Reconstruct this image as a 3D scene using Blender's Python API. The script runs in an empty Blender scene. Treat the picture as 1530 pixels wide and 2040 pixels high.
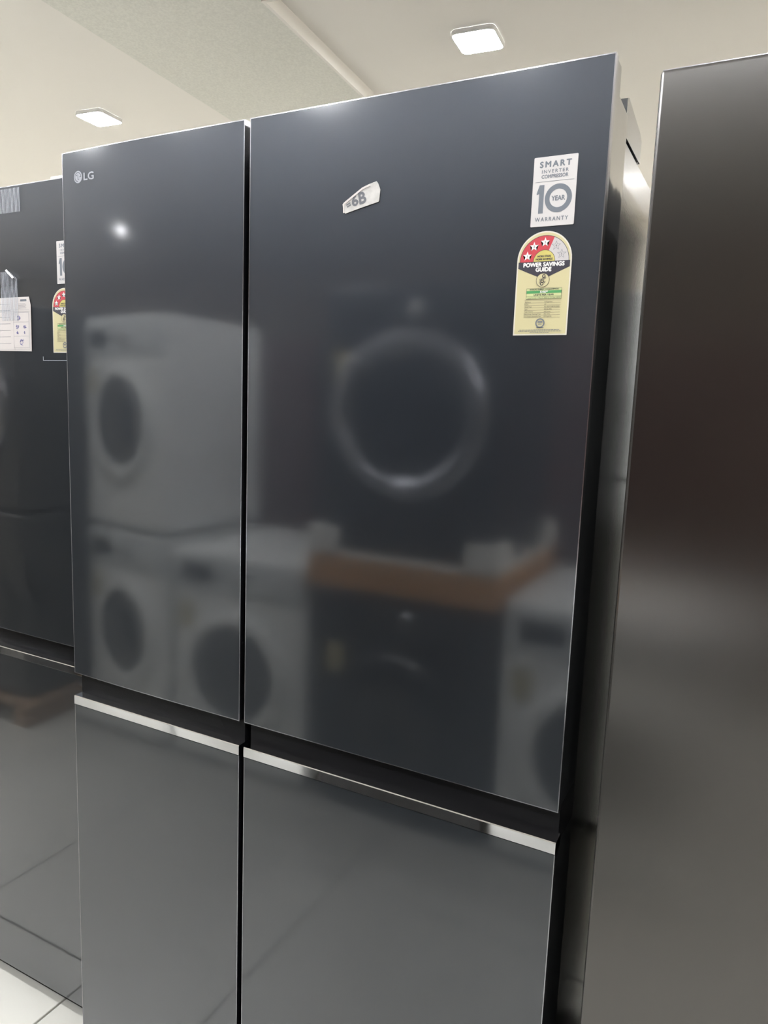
import bpy, bmesh, math, random
from mathutils import Matrix, Vector
R = math.radians
sc = bpy.context.scene
C = sc.collection
random.seed(7)

# ------------------------------------------------------------------ camera, world, exposure
cam = bpy.data.cameras.new('camera')
camo = bpy.data.objects.new('camera', cam); C.objects.link(camo)
camo.location = (1.1059, -0.9021, 1.3864)
camo.rotation_euler = (1.4262, -0.0372, 0.4821)
cam.sensor_fit = 'VERTICAL'; cam.sensor_height = 36.0
cam.lens = 1455.55 / 2040 * 36.0
cam.clip_start = 0.02; cam.clip_end = 60
sc.camera = camo

world = bpy.data.worlds.new('world'); sc.world = world
world.use_nodes = True
world.node_tree.nodes['Background'].inputs[0].default_value = (0.9, 0.92, 1.0, 1)
world.node_tree.nodes['Background'].inputs[1].default_value = 0.1

vs = sc.view_settings
vs.view_transform = 'Standard'; vs.look = 'None'; vs.gamma = 1.0
vs.use_curve_mapping = False
vs.exposure = 0.62
LAMP_STRENGTH = 130.0

# ------------------------------------------------------------------ helpers
def lin(c):
    return tuple(((v / 255) / 12.92 if v / 255 <= 0.04045 else ((v / 255 + 0.055) / 1.055) ** 2.4) for v in c)

MATS = {}
def mat(name, rgb, rough=0.5, metal=0.0, spec=0.5, coat=0.0, coat_rough=0.05, coat_ior=1.5,
        emit=0.0, bump=None, aniso=None, var=None, alpha=None, linear=False, ior=None):
    """procedural principled material; bump=(scale, strength, distance) noise; var=(scale, amount) tone variation"""
    m = bpy.data.materials.new(name); m.use_nodes = True
    nt = m.node_tree; b = nt.nodes['Principled BSDF']
    col = rgb if linear else lin(rgb)
    b.inputs['Base Color'].default_value = (*col, 1)
    b.inputs['Roughness'].default_value = rough
    b.inputs['Metallic'].default_value = metal
    b.inputs['Specular IOR Level'].default_value = spec
    if ior: b.inputs['IOR'].default_value = ior
    b.inputs['Coat Weight'].default_value = coat
    b.inputs['Coat Roughness'].default_value = coat_rough
    b.inputs['Coat IOR'].default_value = coat_ior
    if emit:
        b.inputs['Emission Color'].default_value = (0.97, 0.98, 1.0, 1)
        b.inputs['Emission Strength'].default_value = emit
    if alpha is not None: b.inputs['Alpha'].default_value = alpha
    tc = None
    if bump or var:
        tc = nt.nodes.new('ShaderNodeTexCoord')
    if bump:
        n = nt.nodes.new('ShaderNodeTexNoise'); n.inputs['Scale'].default_value = bump[0]
        n.inputs['Detail'].default_value = 2
        if len(bump) > 3:
            mp = nt.nodes.new('ShaderNodeMapping'); mp.inputs['Scale'].default_value = bump[3]
            nt.links.new(tc.outputs['Object'], mp.inputs[0]); nt.links.new(mp.outputs[0], n.inputs['Vector'])
        else:
            nt.links.new(tc.outputs['Object'], n.inputs['Vector'])
        bp = nt.nodes.new('ShaderNodeBump'); bp.inputs['Strength'].default_value = bump[1]
        bp.inputs['Distance'].default_value = bump[2]
        nt.links.new(n.outputs['Fac'], bp.inputs['Height'])
        nt.links.new(bp.outputs[0], b.inputs['Normal'])
        if coat: nt.links.new(bp.outputs[0], b.inputs['Coat Normal'])
    if var:
        n2 = nt.nodes.new('ShaderNodeTexNoise'); n2.inputs['Scale'].default_value = var[0]
        n2.inputs['Detail'].default_value = 4
        nt.links.new(tc.outputs['Object'], n2.inputs['Vector'])
        rp = nt.nodes.new('ShaderNodeValToRGB')
        lo = tuple(v * (1 - var[1]) for v in col); hi = tuple(min(1, v * (1 + var[1])) for v in col)
        rp.color_ramp.elements[0].color = (*lo, 1); rp.color_ramp.elements[0].position = 0.35
        rp.color_ramp.elements[1].color = (*hi, 1); rp.color_ramp.elements[1].position = 0.65
        nt.links.new(n2.outputs['Fac'], rp.inputs[0]); nt.links.new(rp.outputs[0], b.inputs['Base Color'])
    if aniso:
        b.inputs['Anisotropic'].default_value = aniso[0]
        b.inputs['Anisotropic Rotation'].default_value = aniso[1]
        tg = nt.nodes.new('ShaderNodeCombineXYZ'); tg.inputs[0].default_value = 1.0
        nt.links.new(tg.outputs[0], b.inputs['Tangent'])
    MATS[name] = m
    return m

def new_bm(): return bmesh.new()

def box(bm, x0, x1, y0, y1, z0, z1):
    v = [bm.verts.new(p) for p in ((x0,y0,z0),(x1,y0,z0),(x1,y1,z0),(x0,y1,z0),(x0,y0,z1),(x1,y0,z1),(x1,y1,z1),(x0,y1,z1))]
    for f in ((0,3,2,1),(4,5,6,7),(0,1,5,4),(1,2,6,5),(2,3,7,6),(3,0,4,7)):
        bm.faces.new([v[i] for i in f])
    return bm

def rbox(bm, x0, x1, y0, y1, z0, z1, r=0.01, seg=3):
    """box with rounded edges"""
    t = bmesh.new(); box(t, x0, x1, y0, y1, z0, z1)
    bmesh.ops.bevel(t, geom=t.edges[:], offset=r, segments=seg, affect='EDGES', profile=0.5)
    me = bpy.data.meshes.new('t'); t.to_mesh(me); t.free(); bm.from_mesh(me); bpy.data.meshes.remove(me)
    return bm

def prism_y(bm, pts, y0, y1):
    """polygon of (x, z) points extruded from y0 to y1"""
    a = [bm.verts.new((p[0], y0, p[1])) for p in pts]; b = [bm.verts.new((p[0], y1, p[1])) for p in pts]
    n = len(pts)
    fa = bm.faces.new(a); fb = bm.faces.new(b[::-1])
    for i in range(n):
        bm.faces.new((a[i], b[i], b[(i+1) % n], a[(i+1) % n]))
    bmesh.ops.triangulate(bm, faces=[fa, fb])
    return bm

def prism_x(bm, pts, x0, x1):
    a = [bm.verts.new((x0, p[0], p[1])) for p in pts]; b = [bm.verts.new((x1, p[0], p[1])) for p in pts]
    n = len(pts); bm.faces.new(a); bm.faces.new(b[::-1])
    for i in range(n): bm.faces.new((a[i], b[i], b[(i+1) % n], a[(i+1) % n]))
    bmesh.ops.recalc_face_normals(bm, faces=bm.faces[:])
    return bm

def prism_z(bm, pts, z0, z1):
    a = [bm.verts.new((p[0], p[1], z0)) for p in pts]; b = [bm.verts.new((p[0], p[1], z1)) for p in pts]
    n = len(pts); fa = bm.faces.new(a); fb = bm.faces.new(b[::-1])
    for i in range(n): bm.faces.new((a[i], b[i], b[(i+1) % n], a[(i+1) % n]))
    bmesh.ops.triangulate(bm, faces=[fa, fb]); bmesh.ops.recalc_face_normals(bm, faces=bm.faces[:])
    return bm

def lathe_y(bm, prof, cx, cz, n=48):
    """profile of (radius, y) turned about the y axis through (cx, cz)"""
    rings = []
    for r, y in prof:
        if r < 1e-6: rings.append([bm.verts.new((cx, y, cz))])
        else: rings.append([bm.verts.new((cx + r*math.cos(2*math.pi*i/n), y, cz + r*math.sin(2*math.pi*i/n))) for i in range(n)])
    for a, b in zip(rings, rings[1:]):
        for i in range(n):
            j = (i+1) % n
            if len(a) == 1 and len(b) == 1: continue
            if len(a) == 1: bm.faces.new((a[0], b[i], b[j]))
            elif len(b) == 1: bm.faces.new((a[i], b[0], a[j]))
            else: bm.faces.new((a[i], b[i], b[j], a[j]))
    bmesh.ops.recalc_face_normals(bm, faces=bm.faces[:])
    return bm

def obj(name, bm, m, parent=None, smooth=False):
    me = bpy.data.meshes.new(name); bmesh.ops.recalc_face_normals(bm, faces=bm.faces[:]) ; bm.to_mesh(me); bm.free()
    if smooth:
        for p in me.polygons: p.use_smooth = True
        try: me.set_sharp_from_angle(angle=R(35))
        except Exception: pass
    me.materials.append(MATS[m] if isinstance(m, str) else m)
    o = bpy.data.objects.new(name, me); C.objects.link(o)
    if parent: o.parent = parent
    return o

def flat(name, bm, m, parent=None):
    """flat print: keep faces turned to -y"""
    me = bpy.data.meshes.new(name)
    for f in bm.faces:
        f.normal_update()
        if f.normal.y > 0: f.normal_flip()
    bm.to_mesh(me); bm.free(); me.materials.append(MATS[m])
    o = bpy.data.objects.new(name, me); C.objects.link(o)
    if parent: o.parent = parent
    return o

def tag(o, label=None, cat=None, group=None, kind=None):
    if label: o['label'] = label
    if cat: o['category'] = cat
    if group: o['group'] = group
    if kind: o['kind'] = kind
    return o

def empty(name, loc, label=None, cat=None, group=None, rz=0.0):
    o = bpy.data.objects.new(name, None); C.objects.link(o)
    o.location = loc; o.rotation_euler = (0, 0, rz); o.empty_display_size = 0.1
    return tag(o, label, cat, group)

def copy_tree(o, parent=None):
    c = o.copy(); C.objects.link(c); c.parent = parent
    for ch in list(o.children): copy_tree(ch, c)
    return c

# ------------------------------------------------------------------ text as flat meshes
_tc = {}
def text_mesh(s, sp=1.0):
    if (s, sp) in _tc: return _tc[(s, sp)]
    cu = bpy.data.curves.new('t', 'FONT'); cu.body = s; cu.space_character = sp; cu.resolution_u = 3; cu.fill_mode = 'FRONT'
    o = bpy.data.objects.new('t', cu); C.objects.link(o)
    dg = bpy.context.evaluated_depsgraph_get()
    me = bpy.data.meshes.new_from_object(o.evaluated_get(dg))
    bpy.data.objects.remove(o); bpy.data.curves.remove(cu)
    xs = [v.co.x for v in me.vertices]; ys = [v.co.y for v in me.vertices]
    _tc[(s, sp)] = (me, min(xs), max(xs), min(ys), max(ys))
    return _tc[(s, sp)]

def put_text(bm, s, x, z, h, w=None, y=0.0, align='C', rot=0.0, bold=0.0, sp=1.0):
    """string s, centre or left edge at x, baseline z, cap height h, forced width w, on plane y"""
    me, x0, x1, y0, y1 = text_mesh(s, sp)
    sy = h / 0.7; sx = sy if w is None else w / max(1e-6, x1 - x0)
    wd = (x1 - x0) * sx
    ox = {'C': -wd/2, 'L': 0, 'R': -wd}[align]
    offs = [(0, 0)] if not bold else [(-bold, 0), (bold, 0), (0, bold), (0, -bold)]
    cr, sr = math.cos(rot), math.sin(rot)
    for k, (dx, dz) in enumerate(offs):
        vs_ = []
        for v in me.vertices:
            px = ox + (v.co.x - x0) * sx + dx; pz = v.co.y * sy + dz
            vs_.append(bm.verts.new((x + px*cr - pz*sr, y - k*1e-6, z + px*sr + pz*cr)))
        for p in me.polygons:
            try: bm.faces.new([vs_[i] for i in p.vertices])
            except ValueError: pass

def rect(bm, x0, x1, z0, z1, y):
    bm.faces.new([bm.verts.new(p) for p in ((x0,y,z0),(x1,y,z0),(x1,y,z1),(x0,y,z1))])

def poly(bm, pts, y):
    f = bm.faces.new([bm.verts.new((p[0], y, p[1])) for p in pts])
    bmesh.ops.triangulate(bm, faces=[f])

def ring(bm, cx, cz, r0, r1, a0, a1, y, n=40):
    a = [a0 + (a1-a0)*i/n for i in range(n+1)]
    o = [bm.verts.new((cx + r1*math.cos(t), y, cz + r1*math.sin(t))) for t in a]
    if r0 <= 0:
        c = bm.verts.new((cx, y, cz))
        for i in range(n): bm.faces.new((c, o[i], o[i+1]))
    else:
        q = [bm.verts.new((cx + r0*math.cos(t), y, cz + r0*math.sin(t))) for t in a]
        for i in range(n): bm.faces.new((q[i], o[i], o[i+1], q[i+1]))

def star(bm, cx, cz, r, y, tilt=0.0, outline=False):
    pts = []
    for i in range(10):
        rr = r if i % 2 == 0 else r*0.42
        t = math.pi/2 + tilt + i*math.pi/5
        pts.append((cx + rr*math.cos(t), cz + rr*math.sin(t)))
    if not outline: poly(bm, pts, y)
    else:
        k = 0.84
        o = [bm.verts.new((p[0], y, p[1])) for p in pts]
        q = [bm.verts.new((cx + (p[0]-cx)*k, y, cz + (p[1]-cz)*k)) for p in pts]
        for i in range(10): bm.faces.new((o[i], o[(i+1) % 10], q[(i+1) % 10], q[i]))

# ------------------------------------------------------------------ materials
PI = math.pi
mat('door_black', (0.045, 0.052, 0.064), rough=0.40, metal=1.0, coat=1.0, coat_rough=0.085, coat_ior=1.82, linear=True,
    bump=(3.0, 0.10, 0.004))
mat('door_black_film', (0.040, 0.046, 0.056), rough=0.37, metal=1.0, coat=1.0, coat_rough=0.05, coat_ior=1.85, linear=True,
    bump=(3.0, 0.10, 0.004))
mat('edge_metal', (0.42, 0.42, 0.46), rough=0.2, metal=1.0, linear=True)
mat('black_plastic', (0.006, 0.006, 0.007), rough=0.25, spec=0.15, linear=True)
mat('gloss_black', (0.03, 0.032, 0.034), rough=0.10, linear=True, coat=1.0, coat_rough=0.05, coat_ior=1.9, bump=(7.0, 0.16, 0.01, (1, 1, 0.6)))
mat('body_side', (0.03, 0.032, 0.034), rough=0.25, linear=True, coat=1.0, coat_rough=0.12, coat_ior=1.5, bump=(420, 0.14, 0.0006))
mat('matte_black', (0.02, 0.02, 0.021), rough=0.75, spec=0.15, linear=True)
mat('chrome', (0.82, 0.81, 0.82), rough=0.06, metal=1.0, linear=True, bump=(9, 0.12, 0.006, (1, 1, 1)))
mat('brushed_steel', (0.15, 0.145, 0.142), rough=0.25, metal=1.0, linear=True, aniso=(0.8, 0.0), bump=(1.0, 0.05, 0.0004, (1400, 1400, 6)))
mat('rubber', (0.02, 0.02, 0.02), rough=0.7, linear=True)
mat('logo_grey', (0.30, 0.31, 0.34), rough=0.4, metal=0.6, linear=True)
mat('sticker_white', (190, 187, 186), rough=0.45)
mat('print_grey', (100, 106, 114), rough=0.5)
mat('sticker_cream', (188, 180, 140), rough=0.45)
mat('sticker_border', (200, 196, 186), rough=0.45)
mat('print_red', (178, 56, 66), rough=0.45)
mat('print_pale', (182, 178, 178), rough=0.45)
mat('print_yellow', (186, 175, 98), rough=0.45)
mat('print_dark', (48, 46, 56), rough=0.45)
mat('print_green', (70, 140, 84), rough=0.45)
mat('print_lightgreen', (186, 192, 140), rough=0.45)
mat('print_white', (214, 212, 210), rough=0.45)
mat('paper', (192, 186, 183), rough=0.7)
mat('print_blue', (92, 92, 150), rough=0.6)
mat('tape_paper', (184, 182, 179), rough=0.8, var=(90, 0.10), bump=(300, 0.3, 0.0006))
mat('ink_grey', (98, 100, 105), rough=0.7)
mat('tape_clear', (190, 198, 210), rough=0.15, alpha=0.05)
mat('tape_thread', (196, 200, 208), rough=0.4)
mat('film_clear', (170, 176, 186), rough=0.3)
mat('ceiling_paint', (246, 243, 237), rough=0.9)
mat('ceiling_tile', (234, 234, 226), rough=0.95, var=(130, 0.05), bump=(160, 0.35, 0.003))
mat('wall_paint', (238, 232, 220), rough=0.9)
mat('wall_far', (168, 156, 148), rough=0.9)
mat('fridge_maroon', (70, 44, 42), rough=0.6, var=(2.0, 0.12))
mat('tile', (192, 191, 184), rough=0.16, var=(1.6, 0.025))
mat('grout', (116, 110, 102), rough=0.9)
mat('lamp_frame', (240, 240, 240), rough=0.5)
mat('lamp_glow', (255, 255, 255), rough=0.5, emit=LAMP_STRENGTH)
mat('washer_white', (240, 242, 240), rough=0.35)
mat('washer_white_panel', (214, 218, 218), rough=0.3)
mat('washer_black', (0.02, 0.021, 0.024), rough=0.25, linear=True)
mat('dark_glass', (0.010, 0.011, 0.013), rough=0.05, linear=True, coat=1.0, coat_rough=0.02)
mat('display_black', (0.012, 0.012, 0.014), rough=0.12, linear=True)
mat('ring_silver', (0.55, 0.56, 0.58), rough=0.18, metal=1.0, linear=True)
mat('ring_dark', (0.42, 0.43, 0.47), rough=0.30, metal=1.0, linear=True)
mat('cardboard', (196, 146, 86), rough=0.85, var=(6, 0.08))
mat('foam', (235, 235, 230), rough=0.8)
mat('energy_yellow', (188, 180, 140), rough=0.5)
mat('pallet_wood', (140, 116, 92), rough=0.7, var=(5, 0.12))

# ------------------------------------------------------------------ the setting
XA, XB, YA, YB, ZC = -6.2, 4.2, -4.8, 4.4, 2.70
bm = new_bm(); box(bm, XA, XB, YA, YB, -0.06, -0.008)
floor = tag(obj('floor', bm, 'grout'), kind='structure')
# polished square tiles, each a piece of the floor
TS, GAP = 0.80, 0.005
bm = new_bm(); box(bm, GAP/2, TS-GAP/2, GAP/2, TS-GAP/2, -0.008, 0.0)
bmesh.ops.bevel(bm, geom=[e for e in bm.edges if all(v.co.z > -0.001 for v in e.verts)], offset=0.0012, segments=1, affect='EDGES')
first = obj('tile', bm, 'tile', floor)
tme = first.data; spots = []
for j in range(-6, 6):
    y = -0.02 + j*TS
    xo = 0.115 if j < 0 else -0.205
    for i in range(-8, 6):
        x = xo + i*TS
        if x + TS > XB or x < XA or y < YA or y + TS > YB: continue
        spots.append((x, y))
for k, (x, y) in enumerate(spots):
    o = first if k == 0 else first.copy()
    if k: C.objects.link(o); o.parent = floor
    o.location = (x, y, 0)

bm = new_bm(); box(bm, XA, XB, YA, YB, ZC, ZC+0.06)
tag(obj('ceiling', bm, 'ceiling_paint'), kind='structure')
# lowered ceiling panel with a white fascia along its step
def rt(x, y, a=R(4.4), o=(-0.453, 1.15)):
    return (o[0] + x*math.cos(a) - y*math.sin(a), o[1] + x*math.sin(a) + y*math.cos(a))
pts = [rt(-0.695, -2.2), rt(-0.695, 3.0), rt(-0.012, 3.0), rt(-0.012, 0.0), rt(0, -0.02), rt(0, -2.2)]
bm = new_bm(); prism_z(bm, pts, ZC-0.05, ZC-0.0005)
tag(obj('ceiling_panel', bm, 'ceiling_tile'), kind='structure')
bm = new_bm(); prism_z(bm, [rt(-0.012, 0.012), rt(-0.012, 3.0), rt(0.0, 3.0), rt(0.0, 0.012)], ZC-0.051, ZC-0.0005)
prism_z(bm, [rt(-0.012, -0.0), rt(-0.012, 0.012), rt(0.35, 0.012), rt(0.35, -0.0)], ZC-0.051, ZC-0.0005)
tag(obj('trim_1', bm, 'ceiling_paint'), kind='structure')

for nm, a in (('wall_back', (XA, XB, YB, YB+0.08)), ('wall_left', (XA-0.08, XA, YA, YB)), ('wall_right', (XB, XB+0.08, YA, YB))):
    bm = new_bm(); box(bm, *a, -0.06, ZC+0.06)
    tag(obj(nm, bm, 'wall_paint'), kind='structure')
bm = new_bm(); box(bm, XA, XB, YA-0.08, YA, -0.06, ZC+0.06)
tag(obj('wall_front', bm, 'wall_far'), kind='structure')

# ------------------------------------------------------------------ ceiling lamps
def make_lamp():
    root = empty('ceiling_lamp', (0, 0, 0))
    s, r = 0.076, 0.02
    def rr(s, r, z0, z1):
        pts = []
        for cx, cy, a0 in ((s-r, s-r, 0), (-s+r, s-r, 90), (-s+r, -s+r, 180), (s-r, -s+r, 270)):
            for k in range(5):
                t = R(a0 + 22.5*k); pts.append((cx + r*math.cos(t), cy + r*math.sin(t)))
        b = new_bm(); prism_z(b, pts, z0, z1); return b
    t = rr(s, r, -0.0150, -0.004)
    def outline(s, r):
        pts = []
        for cx, cy, a0 in ((s-r, s-r, 0), (-s+r, s-r, 90), (-s+r, -s+r, 180), (s-r, -s+r, 270)):
            for k in range(5):
                q = R(a0 + 22.5*k); pts.append((cx + r*math.cos(q), cy + r*math.sin(q)))
        return pts
    b = new_bm(); o_, i_ = outline(s+0.004, r+0.004), outline(s+0.0004, r+0.0004); n = len(o_)
    rows = [[b.verts.new((p[0], p[1], z)) for p in ps] for ps, z in ((o_, 0.0), (o_, -0.0160), (i_, -0.0160), (i_, 0.0))]
    for q in range(4):
        for k in range(n): b.faces.new((rows[q][k], rows[q][(k+1) % n], rows[(q+1) % 4][(k+1) % n], rows[(q+1) % 4][k]))
    obj('housing', b, 'lamp_frame', root)
    obj('diffuser', t, 'lamp_glow', root)
    return root
lamp = make_lamp()
lamps = []
first = True
spots = [(x, 1.735, 'behind the fridge row') for x in (-5.5, -3.75, -1.86, 0.05, 1.95, 3.6)]
spots += [(-5.55 + 0.95*k, -0.30, 'added unseen over the aisle') for k in range(10)]  # unseen lamps packed along the aisle to brighten the washers
spots += [(x, 3.55, 'added unseen behind the fridges') for x in (-5.6, -4.6, -3.6, -2.3, -1.0, 0.0, 0.95, 2.05, 2.75, 3.45)]  # added out of view so floor bounce lifts the rear ceiling
spots += [(-5.4 + 0.80*k, -1.68, 'added unseen over the washing machines') for k in range(12)]  # unseen close-set row, added to brighten the tops of the fridge doors
ORD = ('first', 'second', 'third', 'fourth', 'fifth', 'sixth', 'seventh', 'eighth', 'ninth', 'tenth', 'eleventh', 'twelfth', 'thirteenth')
last = None; n = 0
for k, (x, y, row) in enumerate(spots):
    o = lamp if first else copy_tree(lamp); first = False
    n = n + 1 if row == last else 0; last = row
    low = (-1.18 < x < -0.28) and y < 0
    o.location = (x, y, ZC - (0.0505 if low else 0.0005))
    o.rotation_euler = (0, 0, R(4.4))
    l = 'square ceiling light ' + row + ', ' + ORD[n] + ' from the left'
    if k == 3: l = 'square white ceiling light above the wide upper fridge door'
    if k == 2: l = 'square white ceiling light above the upper door with the logo'
    tag(o, l, 'ceiling light', 'square ceiling lights')
# a small spot lamp far across the shop
o = copy_tree(lamp); o.location = (-3.70, -3.35, ZC-0.0005); o.scale = (0.4, 0.4, 1)
tag(o, 'small lone ceiling light far behind the washing machines', 'ceiling light')

# ------------------------------------------------------------------ the four panel refrigerator
W, H = 0.913, 1.79
ZB, ZS, ZT = 0.868, 0.826, 0.808          # bottom of upper panel, top and bottom of the chrome strip
XG0, XG1 = 0.389, 0.399

def panel_mesh(x0, x1, z0, z1, bow_left=0.0):
    """front skin of a door: slightly bowed sheet with turned edges"""
    bm = new_bm()
    nx = 24; t = 0.012
    xs = [x0 + (x1-x0)*i/nx for i in range(nx+1)]
    def yy(x):
        if not bow_left: return 0.0
        u = max(0.0, (0.235 - (x - x0)) / 0.235)
        return bow_left * u*u
    f = [[bm.verts.new((x, yy(x), z)) for x in xs] for z in (z0, z1)]
    b = [[bm.verts.new((x, yy(x)+t, z)) for x in xs] for z in (z0, z1)]
    for i in range(nx):
        bm.faces.new((f[0][i], f[0][i+1], f[1][i+1], f[1][i]))
        bm.faces.new((b[0][i], b[1][i], b[1][i+1], b[0][i+1]))
        bm.faces.new((f[0][i], b[0][i], b[0][i+1], f[0][i+1]))
        bm.faces.new((f[1][i], f[1][i+1], b[1][i+1], b[1][i]))
    bm.faces.new((f[0][0], f[1][0], b[1][0], b[0][0]))
    bm.faces.new((f[0][-1], b[0][-1], b[1][-1], f[1][-1]))
    return bm

def make_fridge(loc, label, skin, bow):
    XL = -0.0045 if bow else 0.0
    root = empty('refrigerator', loc, label, 'refrigerator')
    # cabinet
    bm = new_bm(); rbox(bm, 0.005, W-0.005, 0.112, 0.735, 0.05, 1.735, 0.004, 2)
    obj('cabinet', bm, 'body_side', root)
    bm = new_bm(); box(bm, 0.004, W-0.004, 0.016, 0.70, 0.006, 0.0495)
    obj('plinth', bm, 'black_plastic', root)
    for x in (0.08, W-0.08):
        for y in (0.12, 0.64):
            bm = new_bm(); prism_z(bm, [(x+0.02*math.cos(k*PI/6), y+0.02*math.sin(k*PI/6)) for k in range(12)], 0, 0.013)
            obj('foot', bm, 'rubber', root)
    # seals behind the doors
    bm = new_bm(); box(bm, 0.012, W-0.012, 0.099, 0.113, 0.06, 1.73)
    obj('seal', bm, 'rubber', root)
    # hinge covers
    for x0, x1 in ((0.004, 0.10), (W-0.10, W-0.004)):
        bm = new_bm(); prism_x(bm, [(0.104, 1.7355), (0.104, 1.780), (0.112, 1.783), (0.205, 1.772), (0.222, 1.765), (0.222, 1.7355)], x0, x1)
        obj('hinge_cover', bm, 'body_side', root)
    for side, (x0, x1) in enumerate(((XL, XG0), (XG1, W))):
        # upper door: carcass with a raised front lip
        bm = new_bm()
        prism_x(bm, [(0.012, ZB+0.001), (0.012, H-0.001), (0.036, H-0.001), (0.038, H-0.004), (0.040, 1.758), (0.099, 1.756), (0.099, ZB+0.001)],
                x0+0.0012, x1-0.0012)
        d = obj('upper_door', bm, 'gloss_black', root)
        tag(d, 'tall narrow upper door' if side == 0 else 'tall wide upper door')
        obj('front_panel', panel_mesh(x0+0.0012, x1-0.0012, ZB+0.0012, H-0.0012, bow if side == 0 else 0), skin, d, smooth=True)
        bm = new_bm(); e = 0.0013
        yl = bow if side == 0 else 0.0
        box(bm, x0, x0+e, yl-0.0004, yl+0.012, ZB, H); obj('edge_trim', bm, 'edge_metal', d)
        bm = new_bm(); box(bm, x1-e, x1, -0.0004, 0.012, ZB, H); obj('edge_trim', bm, 'edge_metal', d)
        for z0, z1 in ((ZB, ZB+e), (H-e, H)):
            bm = panel_mesh(x0+e, x1-e, z0, z1, bow if side == 0 else 0)
            bmesh.ops.translate(bm, verts=bm.verts[:], vec=(0, -0.0003, 0))
            obj('edge_trim', bm, 'edge_metal', d)
        # recessed grip between the panels
        x0 = max(0.0, x0)
        bm = new_bm(); box(bm, x0+0.0012, x1-0.0012, 0.016, 0.099, ZS-0.012, ZB+0.001)
        obj('grip_recess', bm, 'black_plastic', root)
        # lower door
        bm = new_bm(); box(bm, x0+0.0012, x1-0.0012, 0.012, 0.099, 0.05, ZS-0.012)
        d = obj('lower_door', bm, 'gloss_black', root)
        tag(d, 'narrow lower door' if side == 0 else 'wide lower door')
        obj('front_panel', panel_mesh(x0+0.0012, x1-0.0012, 0.031, ZT-0.0006), skin, d, smooth=True)
        for xe in (x0, x1-e):
            bm = new_bm(); box(bm, xe, xe+e, -0.0004, 0.012, 0.03, ZT); obj('edge_trim', bm, 'edge_metal', d)
        bm = new_bm(); prism_x(bm, [(-0.0015, ZT+0.0015), (0.0, ZT), (0.024, ZT), (0.024, ZS), (-0.0003, ZS), (-0.0015, ZS-0.0012)], x0, x1)
        tag(obj('handle_strip', bm, 'chrome', d), 'polished chrome strip along the top of the lower door')
    # maker's mark: roundel and letters
    bm = new_bm(); ring(bm, 0.0358, 1.7475, 0.0, 0.0098, 0, 2*PI, -0.0003 + bow*0.62)
    mk = flat('maker_mark', bm, 'logo_grey', root); mk['label'] = 'round grey maker mark'
    bm = new_bm(); yb = -0.00045 + bow*0.62
    ring(bm, 0.0358, 1.7475, 0.0066, 0.0076, -0.05, 1.5*PI, yb, 30)
    rect(bm, 0.0353, 0.0363, 1.7432, 1.7518, yb); rect(bm, 0.0353, 0.0385, 1.7432, 1.7441, yb)
    rect(bm, 0.0395, 0.0432, 1.7470, 1.7480, yb)
    ring(bm, 0.0328, 1.7502, 0.0, 0.0011, 0, 2*PI, yb, 12)
    flat('face_lines', bm, 'door_black', mk)
    bm = new_bm(); put_text(bm, 'LG', 0.0505, 1.7408, 0.0118, 0.0235, y=-0.0003 + bow*0.43, align='L', bold=0.0004)
    flat('maker_letters', bm, 'logo_grey', root)
    return root

fridge = make_fridge((0, 0, 0), 'black four panel fridge with chrome strips and torn tape scrap on its door', 'door_black', 0.0045)
fridge_left = make_fridge((-0.967, 0.10, 0), 'black fridge set back at the left with taped paper sheet on its door', 'door_black_film', 0.0)

# ------------------------------------------------------------------ brushed steel fridge at the right
def steel_fridge():
    root = empty('refrigerator', (0.962, 0.0, 0), 'dark brushed steel fridge at the right edge', 'refrigerator')
    w, h = 0.90, 1.763
    bm = new_bm(); rbox(bm, 0.004, w-0.004, 0.085, 0.70, 0.03, 1.74, 0.005, 2); obj('cabinet', bm, 'matte_black', root)
    bm = new_bm(); box(bm, 0.02, w-0.02, 0.05, 0.68, 0.012, 0.04); obj('plinth', bm, 'black_plastic', root)
    for x in (0.08, w-0.08):
        for y in (0.12, 0.62):
            bm = new_bm(); prism_z(bm, [(x+0.02*math.cos(k*PI/6), y+0.02*math.sin(k*PI/6)) for k in range(12)], 0, 0.013)
            obj('foot', bm, 'rubber', root)
    bm = new_bm(); box(bm, 0.015, w-0.015, 0.074, 0.086, 0.05, 1.73); obj('seal', bm, 'rubber', root)
    for x0, x1 in ((0.0, 0.446), (0.454, w)):
        bm = new_bm(); rbox(bm, x0, x1, 0.0, 0.074, 0.045, h, 0.004, 3)
        d = obj('door', bm, 'brushed_steel', root)
        bm = new_bm(); box(bm, x0+0.002, x1-0.002, 0.004, 0.072, h-0.0008, h+0.0012); obj('top_cap', bm, 'edge_metal', d)
        hx = x1-0.036 if x0 == 0 else x0+0.022
        bm = new_bm(); rbox(bm, hx, hx+0.014, -0.045, -0.030, 0.55, 1.35, 0.005, 2)
        box(bm, hx+0.002, hx+0.012, -0.032, 0.002, 0.58, 0.60); box(bm, hx+0.002, hx+0.012, -0.032, 0.002, 1.30, 1.32)
        obj('handle', bm, 'edge_metal', d)
    for x0, x1 in ((0.006, 0.09), (w-0.09, w-0.006)):
        bm = new_bm(); box(bm, x0, x1, 0.078, 0.17, 1.7402, 1.760); obj('hinge_cover', bm, 'black_plastic', root)
    return root
steel_fridge()

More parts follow.
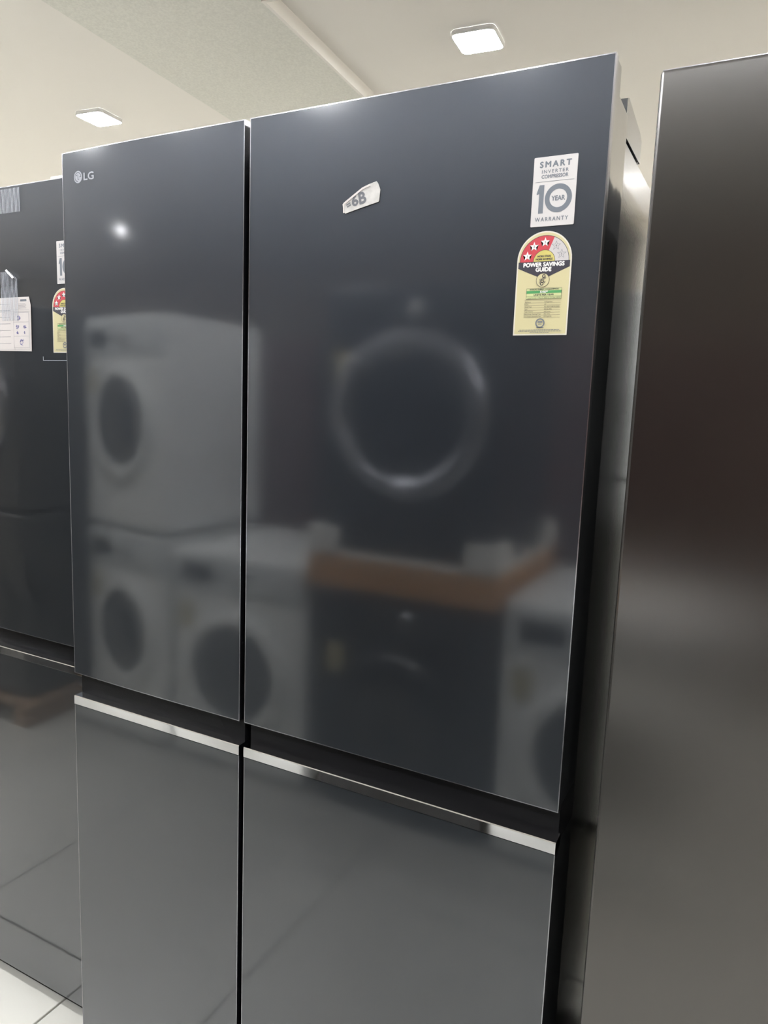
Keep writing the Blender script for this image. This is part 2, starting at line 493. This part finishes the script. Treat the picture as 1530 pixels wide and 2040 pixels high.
# ------------------------------------------------------------------ stickers (local: x right, z up, front at -y)
T = 0.00025
def warranty_sticker(loc, label, w=0.0525, h=0.0795):
    root = empty('warranty_sticker', loc, label, 'sticker', 'ten year warranty stickers')
    bm = new_bm(); rbox(bm, 0, w, -T, 0, 0, h, 0.0001, 1)
    bm.free(); bm = new_bm()
    r = 0.0012; pts = []
    for cx, cz, a0 in ((w-r, h-r, 0), (r, h-r, 90), (r, r, 180), (w-r, r, 270)):
        for k in range(4): t = R(a0+30*k); pts.append((cx+r*math.cos(t), cz+r*math.sin(t)))
    prism_y(bm, pts, -T, -0.00001); obj('sheet', bm, 'sticker_white', root)
    y = -T-0.00012
    c = w/2
    for t, x, z, hh, ww, bo in (('SMART', c, 0.85, 0.0066, 0.0375, 0.00042), ('INVERTER', c, 0.765, 0.0038, 0.032, 0.00012),
                                ('COMPRESSOR', c, 0.692, 0.0040, 0.032, 0.00018), ('WARRANTY', c-0.001, 0.075, 0.0046, 0.040, 0.00016)):
        bm = new_bm(); put_text(bm, t, x, h*z, hh, ww, y, bold=bo, sp=1.0 if t == 'COMPRESSOR' else 1.35); flat('lettering', bm, 'print_grey', root)
    bm = new_bm(); rect(bm, 0.003, w-0.003, h*0.642, h*0.642+0.0004, y); flat('rule', bm, 'print_grey', root)
    zc = h*0.395
    bm = new_bm(); R1 = 0.0163
    xl = 0.0058
    rect(bm, xl+0.0027, xl+0.0085, zc-R1, zc+R1, y)
    poly(bm, [(xl+0.0027, zc+R1), (xl-0.0003, zc+R1-0.0088), (xl-0.0003, zc+R1-0.0112), (xl+0.0027, zc+R1-0.0100)], y)
    flat('numeral_one', bm, 'print_grey', root)
    cx = w-0.0205
    bm = new_bm(); ring(bm, cx, zc, 0.0105, R1, 0, 2*PI, y, 48); flat('numeral_zero', bm, 'print_grey', root)
    bm = new_bm(); put_text(bm, 'YEAR', cx, zc-0.0026, 0.0054, 0.0160, y, bold=0.00028); flat('lettering', bm, 'print_grey', root)
    return root

def energy_label(loc, label):
    w, h = 0.067, 0.122
    root = empty('energy_label', loc, label, 'sticker', 'energy rating stickers')
    def arch(d):
        r = w/2 - d; cz = h - w/2 + 0.0005
        pts = [(d, d), (w-d, d)]
        for k in range(25): t = PI*k/24; pts.append((w/2 + r*math.cos(t), cz + r*math.sin(t)))
        return pts
    bm = new_bm(); prism_y(bm, arch(0), -T, -0.00001); obj('sheet', bm, 'sticker_border', root)
    y = -T-0.00010
    bm = new_bm(); poly(bm, arch(0.0016), y); flat('cream_ground', bm, 'sticker_cream', root)
    cx, cz = w/2, h*0.716
    y -= 0.0001
    bm = new_bm(); ring(bm, cx, cz, 0.0130, 0.0297, R(68), PI, y); flat('red_sector', bm, 'print_red', root)
    bm = new_bm(); ring(bm, cx, cz, 0.0130, 0.0297, 0, R(68), y); flat('pale_sector', bm, 'print_pale', root)
    bm = new_bm(); ring(bm, cx, cz, 0.0297, 0.0303, 0, PI, y); ring(bm, cx, cz, 0.0130, 0.0135, 0, PI, y-0.00003); flat('arc_line', bm, 'print_dark', root)
    bm = new_bm(); ring(bm, cx, cz, 0, 0.0130, 0, PI, y); flat('half_disc', bm, 'print_yellow', root)
    bm = new_bm()
    poly(bm, [(0.0018, h*0.655), (cx, h*0.545), (w-0.0018, h*0.655), (w-0.0018, h*0.716), (0.0018, h*0.716)], y)
    flat('dark_band', bm, 'print_dark', root)
    y2 = y - 0.0001
    for k, a in enumerate((162, 127, 90)):
        bm = new_bm(); star(bm, cx+0.0222*math.cos(R(a)), cz+0.0222*math.sin(R(a)), 0.0058, y2)
        flat('star', bm, 'print_white', root)
    for a in (52, 20):
        bm = new_bm(); star(bm, cx+0.0222*math.cos(R(a)), cz+0.0222*math.sin(R(a)), 0.0058, y2, outline=True)
        flat('star', bm, 'print_grey', root)
    y3 = y2 - 0.0001
    bm = new_bm()
    for k, a in enumerate((162, 127, 90, 52, 20)):
        put_text(bm, str(k+1), cx+0.0222*math.cos(R(a)), cz+0.0222*math.sin(R(a))-0.0014, 0.0027, None, y3)
    put_text(bm, 'MORE STARS', cx, cz+0.0050, 0.0020, 0.0165, y3, bold=0.00014)
    put_text(bm, 'MORE SAVINGS', cx, cz+0.0016, 0.0020, 0.0205, y3, bold=0.00014)
    flat('lettering', bm, 'print_dark', root)
    bm = new_bm()
    put_text(bm, 'POWER SAVINGS', cx, h*0.668, 0.0046, 0.050, y3, bold=0.00038)
    put_text(bm, 'GUIDE', cx, h*0.620, 0.0046, 0.019, y3, bold=0.00038)
    flat('lettering', bm, 'print_white', root)
    # round bee emblem
    ec = h*0.535
    bm = new_bm(); ring(bm, cx, ec, 0, 0.0083, 0, 2*PI, y3); flat('emblem_disc', bm, 'sticker_cream', root)
    bm = new_bm(); ye = y3-0.0001
    ring(bm, cx, ec, 0.0078, 0.0083, 0, 2*PI, ye)
    for (dx, dz, r) in ((0.0010, 0.0048, 0.0021), (0.0002, 0.0012, 0.0017), (-0.0006, -0.0012, 0.0019), (-0.0010, -0.0042, 0.0022)):
        ring(bm, cx+dx, ec+dz, r*0.55, r, 0, 2*PI, ye-0.00002, 16)
    for (dx, dz) in ((0.0028, 0.0028), (-0.0028, 0.0004), (0.0022, -0.0022), (-0.0032, -0.0026)):
        ring(bm, cx+dx, ec+dz, 0.0006, 0.0012, 0, 2*PI, ye-0.00002, 10)
    flat('emblem_drawing', bm, 'print_dark', root)
    # consumption box
    bx0, bx1, bz1, bz0 = w*0.21, w*0.86, h*0.458, h*0.352
    bm = new_bm(); rect(bm, bx0, bx1, bz0, bz1, y2); flat('box_ground', bm, 'print_lightgreen', root)
    bm = new_bm(); rect(bm, bx0, bx1, h*0.408, h*0.434, y3); flat('green_bar', bm, 'print_green', root)
    bm = new_bm(); q = 0.0003
    rect(bm, bx0, bx1, bz1-q, bz1, ye); rect(bm, bx0, bx1, bz0, bz0+q, ye); rect(bm, bx0, bx0+q, bz0, bz1, ye); rect(bm, bx1-q, bx1, bz0, bz1, ye)
    rect(bm, bx0, bx1, h*0.376, h*0.376+q, ye)
    rows = (('Appliance', 'Refrigerator'), ('Brand', 'LG'), ('Model/Year', 'GL-B257DBMX/2023'), ('Type', 'Side by Side'), ('Total Volume', '650 Litres'),
            ('Electricity Saving/Year', '362 Units'), ('CO2 Emission Reduction/Year', '297 KgCO2'))
    for k in range(8):
        z = h*(0.338 - 0.0236*k); rect(bm, w*0.185, w*0.855, z, z+0.00022, ye)
    flat('rules', bm, 'print_dark', root)
    bm = new_bm()
    put_text(bm, 'ANNUAL ENERGY CONSUMPTION', (bx0+bx1)/2, h*0.440, 0.0015, 0.036, ye, bold=0.00008)
    put_text(bm, 'UNITS PER YEAR', (bx0+bx1)/2, h*0.386, 0.0019, 0.025, ye, bold=0.0001)
    put_text(bm, 'Label Period: 1 March, 2023 to 31 Dec, 2024', (bx0+bx1)/2, h*0.359, 0.0014, 0.040, ye)
    for k, (a, b) in enumerate(rows):
        z = h*(0.320 - 0.0236*k)
        put_text(bm, a, w*0.19, z, 0.0014, None if k < 5 else 0.0215, ye, 'L'); put_text(bm, b, w*0.56, z, 0.0014, None if k != 2 else 0.0185, ye, 'L')
    flat('lettering', bm, 'print_dark', root)
    bm = new_bm(); rd = random.Random(5)
    for x0, x1, z in ((0.44, 0.58, 0.071), (0.12, 0.86, 0.050), (0.10, 0.90, 0.037), (0.32, 0.68, 0.024)):   # footer too small to read
        x = w*x0
        while x < w*x1:
            L = rd.uniform(0.0012, 0.0030); rect(bm, x, min(x+L, w*x1), h*z, h*z+0.0007, ye); x += L + 0.0006
    flat('fine_print', bm, 'print_grey', root)
    bm = new_bm(); put_text(bm, '546*', (bx0+bx1)/2, h*0.4125, 0.0024, 0.0095, ye, bold=0.0002); flat('lettering', bm, 'print_white', root)
    bm = new_bm(); sz = h*0.118
    ring(bm, cx, sz, 0.0042, 0.0058, 0, 2*PI, ye, 30); rect(bm, cx-0.003, cx+0.003, sz+0.0006, sz+0.0022, ye)
    rect(bm, cx-0.0022, cx+0.0022, sz-0.0016, sz-0.0008, ye)
    flat('seal_mark', bm, 'print_grey', root)
    return root

warranty_sticker((0.8258, -0.0008, 1.6070), 'grey and white ten year warranty sticker on the wide upper fridge door')
energy_label((0.8122, -0.0008, 1.4790), 'cream three star power savings label on the wide upper fridge door')
warranty_sticker((-0.142, 0.0992, 1.596), 'ten year warranty sticker on the set back fridge at the left')
energy_label((-0.158, 0.0992, 1.4655), 'power savings label on the set back fridge at the left')

# torn masking tape scrap with handwriting
root = empty('tape_scrap', (0.588, -0.0008, 1.663), 'torn paper tape scrap with handwritten marks on the wide upper door', 'tape')
pts = [(0.559, 1.657), (0.5615, 1.6595), (0.589, 1.676), (0.600, 1.6795), (0.611, 1.682), (0.6135, 1.679), (0.617, 1.671), (0.6155, 1.6565), (0.6145, 1.6555),
       (0.588, 1.6500), (0.5635, 1.6445), (0.5605, 1.6495)]
pts = [(x-0.588, z-1.663) for x, z in pts]
bm = new_bm(); prism_y(bm, pts[::-1], -0.0006, -0.00001); obj('paper', bm, 'tape_paper', root)
bm = new_bm(); y = -0.0006
def bar(bm, x0, z0, x1, z1, t, y0, y1):
    d = Vector((x1-x0, z1-z0)); n = Vector((-d.y, d.x)).normalized()*t/2
    prism_y(bm, [(x0-n.x, z0-n.y), (x1-n.x, z1-n.y), (x1+n.x, z1+n.y), (x0+n.x, z0+n.y)], y0, y1)
for i, j in ((1, 2), (2, 3)):
    bar(bm, pts[i][0]+0.001, pts[i][1]-0.0015, pts[j][0]+0.001, pts[j][1]-0.0015, 0.0026, -0.0013, -0.0006)
bar(bm, pts[11][0]+0.001, pts[11][1]-0.004, pts[0][0]+0.002, pts[0][1], 0.002, -0.0011, -0.0006)
obj('folded_edge', bm, 'paper', root)
bm = new_bm()
put_text(bm, '=', -0.0172, -0.0118, 0.0090, 0.0062, y-0.0002, rot=R(24), bold=0.0004)
put_text(bm, '6', -0.0080, -0.0092, 0.0130, 0.0090, y-0.0002, rot=R(14), bold=0.0007)
put_text(bm, 'B', 0.0035, -0.0072, 0.0148, 0.0098, y-0.0002, rot=R(12), bold=0.0008)
flat('handwriting', bm, 'ink_grey', root)

# paper sheet with drawings, taped on the left fridge
root = empty('paper_sheet', (-0.222, 0.0990, 1.468), 'white instruction sheet with small drawings taped on the set back fridge', 'paper')
bm = new_bm()
pl = [(-0.15, 0.002), (0.0, 0.0), (0.001, 0.09), (-0.004, 0.107), (-0.15, 0.107)]
prism_y(bm, pl[::-1], -0.0006, -0.0001); obj('sheet', bm, 'paper', root)
y = -0.0008
bm = new_bm(); q = 0.0004
def frame(bm, x0, x1, z0, z1, y, q=0.0004):
    rect(bm, x0, x1, z0, z0+q, y); rect(bm, x0, x1, z1-q, z1, y); rect(bm, x0, x0+q, z0, z1, y); rect(bm, x1-q, x1, z0, z1, y)
frame(bm, -0.053, -0.006, 0.007, 0.077, y); frame(bm, -0.14, -0.004, 0.004, 0.079, y)
rect(bm, -0.053, -0.006, 0.030, 0.0304, y); rect(bm, -0.053, -0.006, 0.058, 0.0584, y); rect(bm, -0.14, -0.004, 0.082, 0.0823, y)
for k in range(7): rect(bm, -0.14, -0.062, 0.094-0.013*k, 0.0946-0.013*k, y)
for k in range(4): rect(bm, -0.036, -0.012-0.003*(k % 2), 0.085+0.0028*k, 0.0856+0.0028*k, y)
flat('ruled_lines', bm, 'print_grey', root)
bm = new_bm(); rect(bm, -0.030, -0.011, 0.0985, 0.1025, y); flat('bar_code', bm, 'print_grey', root)
bm = new_bm(); rnd = random.Random(3)
for (cx, cz, s) in ((-0.036, 0.066, 0.007), (-0.041, 0.048, 0.006), (-0.019, 0.048, 0.006), (-0.041, 0.037, 0.004), (-0.019, 0.037, 0.004), (-0.030, 0.018, 0.009)):
    for k in range(9):
        a = rnd.uniform(0, PI); px = cx + rnd.uniform(-s, s)*0.6; pz = cz + rnd.uniform(-s, s)*0.6; L = rnd.uniform(0.4, 0.9)*s
        bar(bm, px-L/2*math.cos(a), pz-L/2*math.sin(a), px+L/2*math.cos(a), pz+L/2*math.sin(a), 0.0007, y-0.0001, y)
    ring(bm, cx, cz, s*0.45, s*0.55, 0, 2*PI, y, 14)
obj('drawings', bm, 'print_blue', root)

def thread_tape(loc, w, h, n, label, peel=False):
    root = empty('strapping_tape', loc, label, 'tape')
    bm = new_bm()
    if not peel: prism_y(bm, [(0, 0), (w, 0), (w, h), (0, h)], -0.0004, -0.0001)
    else: prism_y(bm, [(0, 0), (w, 0), (w+0.001, h*0.84), (w*0.55, h), (0, h)], -0.0004, -0.0001)
    obj('clear_film', bm, 'tape_clear', root)
    for k in range(n):
        x = w*(k+0.5)/n; top = h if not (peel and x > w*0.55) else h*(1-0.16*(x-w*0.55)/(w*0.45))
        bm = new_bm(); box(bm, x-0.0003, x+0.0003, -0.0008, -0.0004, 0.0005, top-0.0005)
        obj('thread', bm, 'tape_thread', root)
    if peel:
        bm = new_bm(); prism_x(bm, [(-0.0004, 0), (-0.006, 0.004), (-0.009, 0.001), (-0.006, 0.0046)], 0, 0.0255)
        for v in bm.verts:
            x, yy, z = v.co; v.co = (w*0.52 + x*0.86, yy, h - 0.0165*x/0.0255 + z - 0.001)
        obj('lifted_corner', bm, 'sticker_white', root)
    return root
thread_tape((-0.330, 0.0994, 1.7385), 0.086, 0.0465, 22, 'clear striped tape along the top edge of the set back fridge')
thread_tape((-0.310, 0.0982, 1.529), 0.052, 0.097, 13, 'clear striped tape holding the instruction sheet, its corner lifted', peel=True)
# edge of the protective film and the foam chip on the fridge top
bm = new_bm(); box(bm, -0.1895, -0.06, 0.0990, 0.0994, 1.4500, 1.4509); box(bm, -0.1895, -0.1888, 0.0990, 0.0994, 1.4509, 1.458)
tag(obj('film_edge', bm, 'film_clear'), 'thin pale line of clear film below the label on the left fridge', 'film')
bm = new_bm(); rbox(bm, -0.158, -0.085, 0.102, 0.128, 1.7902, 1.7955, 0.001, 1)
tag(obj('foam_strip', bm, 'foam'), 'small white foam strip lying on the top edge of the left fridge', 'foam')

# ------------------------------------------------------------------ washing machines across the aisle (seen in the doors)
def make_washer(label, cat, group, body, panel, ringm, h=0.83, w=0.60, d=0.58, door_r=0.20, door_z=0.39, yellow=True, feet=True):
    root = empty('washing_machine', (0, 0, 0), label, cat, group)
    z0 = 0.02 if feet else 0.0
    bm = new_bm(); rbox(bm, -w/2, w/2, -d, 0, z0, h, 0.012, 3); obj('body', bm, body, root)
    if feet:
        for x in (-w/2+0.06, w/2-0.06):
            for y in (-d+0.06, -0.06):
                bm = new_bm(); prism_z(bm, [(x+0.02*math.cos(k*PI/5), y+0.02*math.sin(k*PI/5)) for k in range(10)], 0, 0.022); obj('foot', bm, 'rubber', root)
    bm = new_bm(); rbox(bm, -w/2+0.006, w/2-0.006, -0.004, 0.008, h-0.145, h-0.018, 0.003, 2); obj('control_panel', bm, panel, root)
    bm = new_bm(); rbox(bm, w/2-0.215, w/2-0.03, 0.004, 0.014, h-0.122, h-0.045, 0.004, 2); obj('detergent_drawer', bm, panel, root)
    bm = new_bm(); lathe_y(bm, [(0.030, 0.006), (0.030, 0.026), (0.026, 0.030), (0, 0.031)], 0.03, h-0.083, 24); obj('dial', bm, 'ring_silver', root, smooth=True)
    bm = new_bm(); rbox(bm, -w/2+0.05, -w/2+0.19, 0.006, 0.011, h-0.118, h-0.048, 0.002, 2); obj('display', bm, 'display_black', root)
    for k in range(3):
        bm = new_bm(); rbox(bm, -0.055-0.022*k, -0.040-0.022*k, 0.006, 0.012, h-0.095, h-0.080, 0.002, 1); obj('button', bm, 'display_black', root)
    r = door_r
    bm = new_bm(); lathe_y(bm, [(r*1.18, -0.002), (r*1.18, 0.018), (r*1.10, 0.034), (r*0.98, 0.036), (r*0.90, 0.024), (r*0.88, 0.008)], 0, door_z); obj('door_ring', bm, ringm, root, smooth=True)
    bm = new_bm(); lathe_y(bm, [(r*0.95, 0.010), (r*0.88, 0.030), (r*0.70, 0.036), (r*0.45, 0.026), (0, 0.016)], 0, door_z); obj('door_glass', bm, 'dark_glass', root, smooth=True)
    bm = new_bm(); rbox(bm, r*0.98, r*1.12, 0.030, 0.046, door_z-0.05, door_z+0.05, 0.005, 2); obj('door_handle', bm, ringm, root)
    bm = new_bm(); rbox(bm, -w/2+0.012, w/2-0.012, -0.003, 0.004, z0+0.012, z0+0.095, 0.002, 1); obj('kick_panel', bm, body, root)
    if yellow:
        bm = new_bm(); box(bm, -w/2+0.035, -w/2+0.095, 0.0003, 0.0012, h-0.30, h-0.20); obj('energy_sticker', bm, 'energy_yellow', root)
    return root

def place(root, loc, rz=0.0, label=None):
    root.location = loc; root.rotation_euler = (0, 0, rz)
    if label: root['label'] = label
    return root

GW, GB = 'white washing machines across the aisle', 'black washing machines across the aisle'
YR = -1.15
w0 = make_washer('white front loading washing machine across the aisle, low beside the black pair', 'washing machine', GW, 'washer_white', 'washer_white_panel', 'washer_white')
place(w0, (-0.545, YR, 0))
place(copy_tree(w0), (0.765, YR, 0), label='white front loading washing machine opposite the brushed steel fridge')
ws = make_washer('white washing machine, lower of the white stacked pair', 'washing machine', GW, 'washer_white', 'washer_white_panel', 'washer_white', h=0.845, d=0.58, door_r=0.19, door_z=0.44)
place(ws, (-1.185, YR, 0))
place(copy_tree(ws), (-1.185, YR, 0.846), label='white washing machine, upper of the white stacked pair')
b0 = make_washer('black washing machine under a cardboard tray, lower of the black pair', 'washing machine', GB, 'washer_black', 'washer_black', 'washer_black', h=0.79, door_r=0.19, door_z=0.37)
place(b0, (0.115, YR, 0))
b1 = make_washer('black washing machine with big silver ring, raised on a cardboard tray', 'washing machine', GB, 'washer_black', 'washer_black', 'ring_dark', h=0.85, door_r=0.225, door_z=0.46)
place(b1, (0.115, YR, 0.905))
def tray(x, y, z, label):
    root = empty('packing_tray', (x, y, z), label, 'packaging', 'packing trays under black machines')
    bm = new_bm(); box(bm, -0.33, 0.33, -0.62, 0.03, 0.0, 0.012); box(bm, -0.33, 0.33, 0.022, 0.03, 0.012, 0.098)
    box(bm, -0.33, 0.33, -0.62, -0.612, 0.012, 0.098); box(bm, -0.33, -0.322, -0.612, 0.022, 0.012, 0.098); box(bm, 0.322, 0.33, -0.612, 0.022, 0.012, 0.098)
    obj('cardboard_tray', bm, 'cardboard', root)
    bm = new_bm(); rbox(bm, -0.321, 0.321, -0.611, 0.021, 0.0125, 0.112, 0.006, 2); obj('foam_base', bm, 'foam', root)
    for sx in (-1, 1):
        for yf, yk, yb in ((0.032, 0.008, -0.09), (-0.615, -0.588, -0.50)):
            pts = [(sx*0.225, yf), (sx*0.332, yf), (sx*0.332, yb), (sx*0.304, yb), (sx*0.304, yk), (sx*0.225, yk)]
            bm = new_bm(); prism_z(bm, pts, 0.1122, 0.195); obj('foam_corner', bm, 'foam', root)
    return root
tray(0.115, YR, 0.791, 'cardboard tray with white foam between the two black machines')
# a second black pair further along, on a low wooden pallet
root = empty('pallet', (-1.85, -0.80, 0), 'low brown pallet under the black machines beside the white stack', 'pallet')
for k in range(6):
    bm = new_bm(); box(bm, -0.36, 0.36, -0.60+0.105*k, -0.60+0.105*k+0.09, 0.075, 0.095); obj('deck_board', bm, 'pallet_wood', root)
for x in (-0.34, -0.04, 0.26):
    bm = new_bm(); box(bm, x, x+0.08, -0.60, 0.015, 0.0, 0.075); obj('bearer', bm, 'pallet_wood', root)
place(copy_tree(b0), (-1.85, -0.83, 0.0955), label='black washing machine standing on the brown pallet')
place(copy_tree(b1), (-1.85, -0.83, 0.887), label='black washing machine stacked above the one on the pallet')

# row of tall maroon fridges further back, seen only as a dark band in the doors
def tall_fridge(label, skin='fridge_maroon'):
    root = empty('refrigerator', (0, 0, 0), label, 'refrigerator', 'maroon fridges behind the washing machines')
    bm = new_bm(); rbox(bm, -0.30, 0.30, -0.62, -0.062, 0.02, 1.74, 0.006, 2); obj('cabinet', bm, 'matte_black', root)
    for z0, z1 in ((0.05, 1.18), (1.19, 1.75)):
        bm = new_bm(); rbox(bm, -0.30, 0.30, -0.06, 0.0, z0, z1, 0.008, 2); d = obj('door', bm, skin, root)
        bm = new_bm(); rbox(bm, -0.28, -0.262, 0.0, 0.03, z0+0.1, min(z1-0.08, z0+0.5), 0.004, 2); obj('handle', bm, 'ring_dark', d)
    for x in (-0.24, 0.24):
        for y in (-0.56, -0.12):
            bm = new_bm(); prism_z(bm, [(x+0.02*math.cos(k*PI/5), y+0.02*math.sin(k*PI/5)) for k in range(10)], 0, 0.021); obj('foot', bm, 'rubber', root)
    return root
tf = tall_fridge('')
for k in range(9):
    o = tf if k == 0 else copy_tree(tf)
    place(o, (-4.2+0.66*k, -2.75, 0), label='tall maroon fridge behind the washing machines, ' + ('first', 'second', 'third', 'fourth', 'fifth', 'sixth', 'seventh', 'eighth', 'ninth')[k] + ' from the left')
tw = tall_fridge('', 'washer_white')  # unseen fridges added: dark backs block light, white fronts bounce it upward
for k in range(4):
    o = tw if k == 0 else copy_tree(tw); o.rotation_euler = (0, 0, PI)
    o.location = (-0.55+0.70*k, 1.42, 0); o['group'] = 'unseen fridges added behind the front row'
    o['label'] = 'unseen white fridge added behind the front row, ' + ORD[k] + ' from the left'
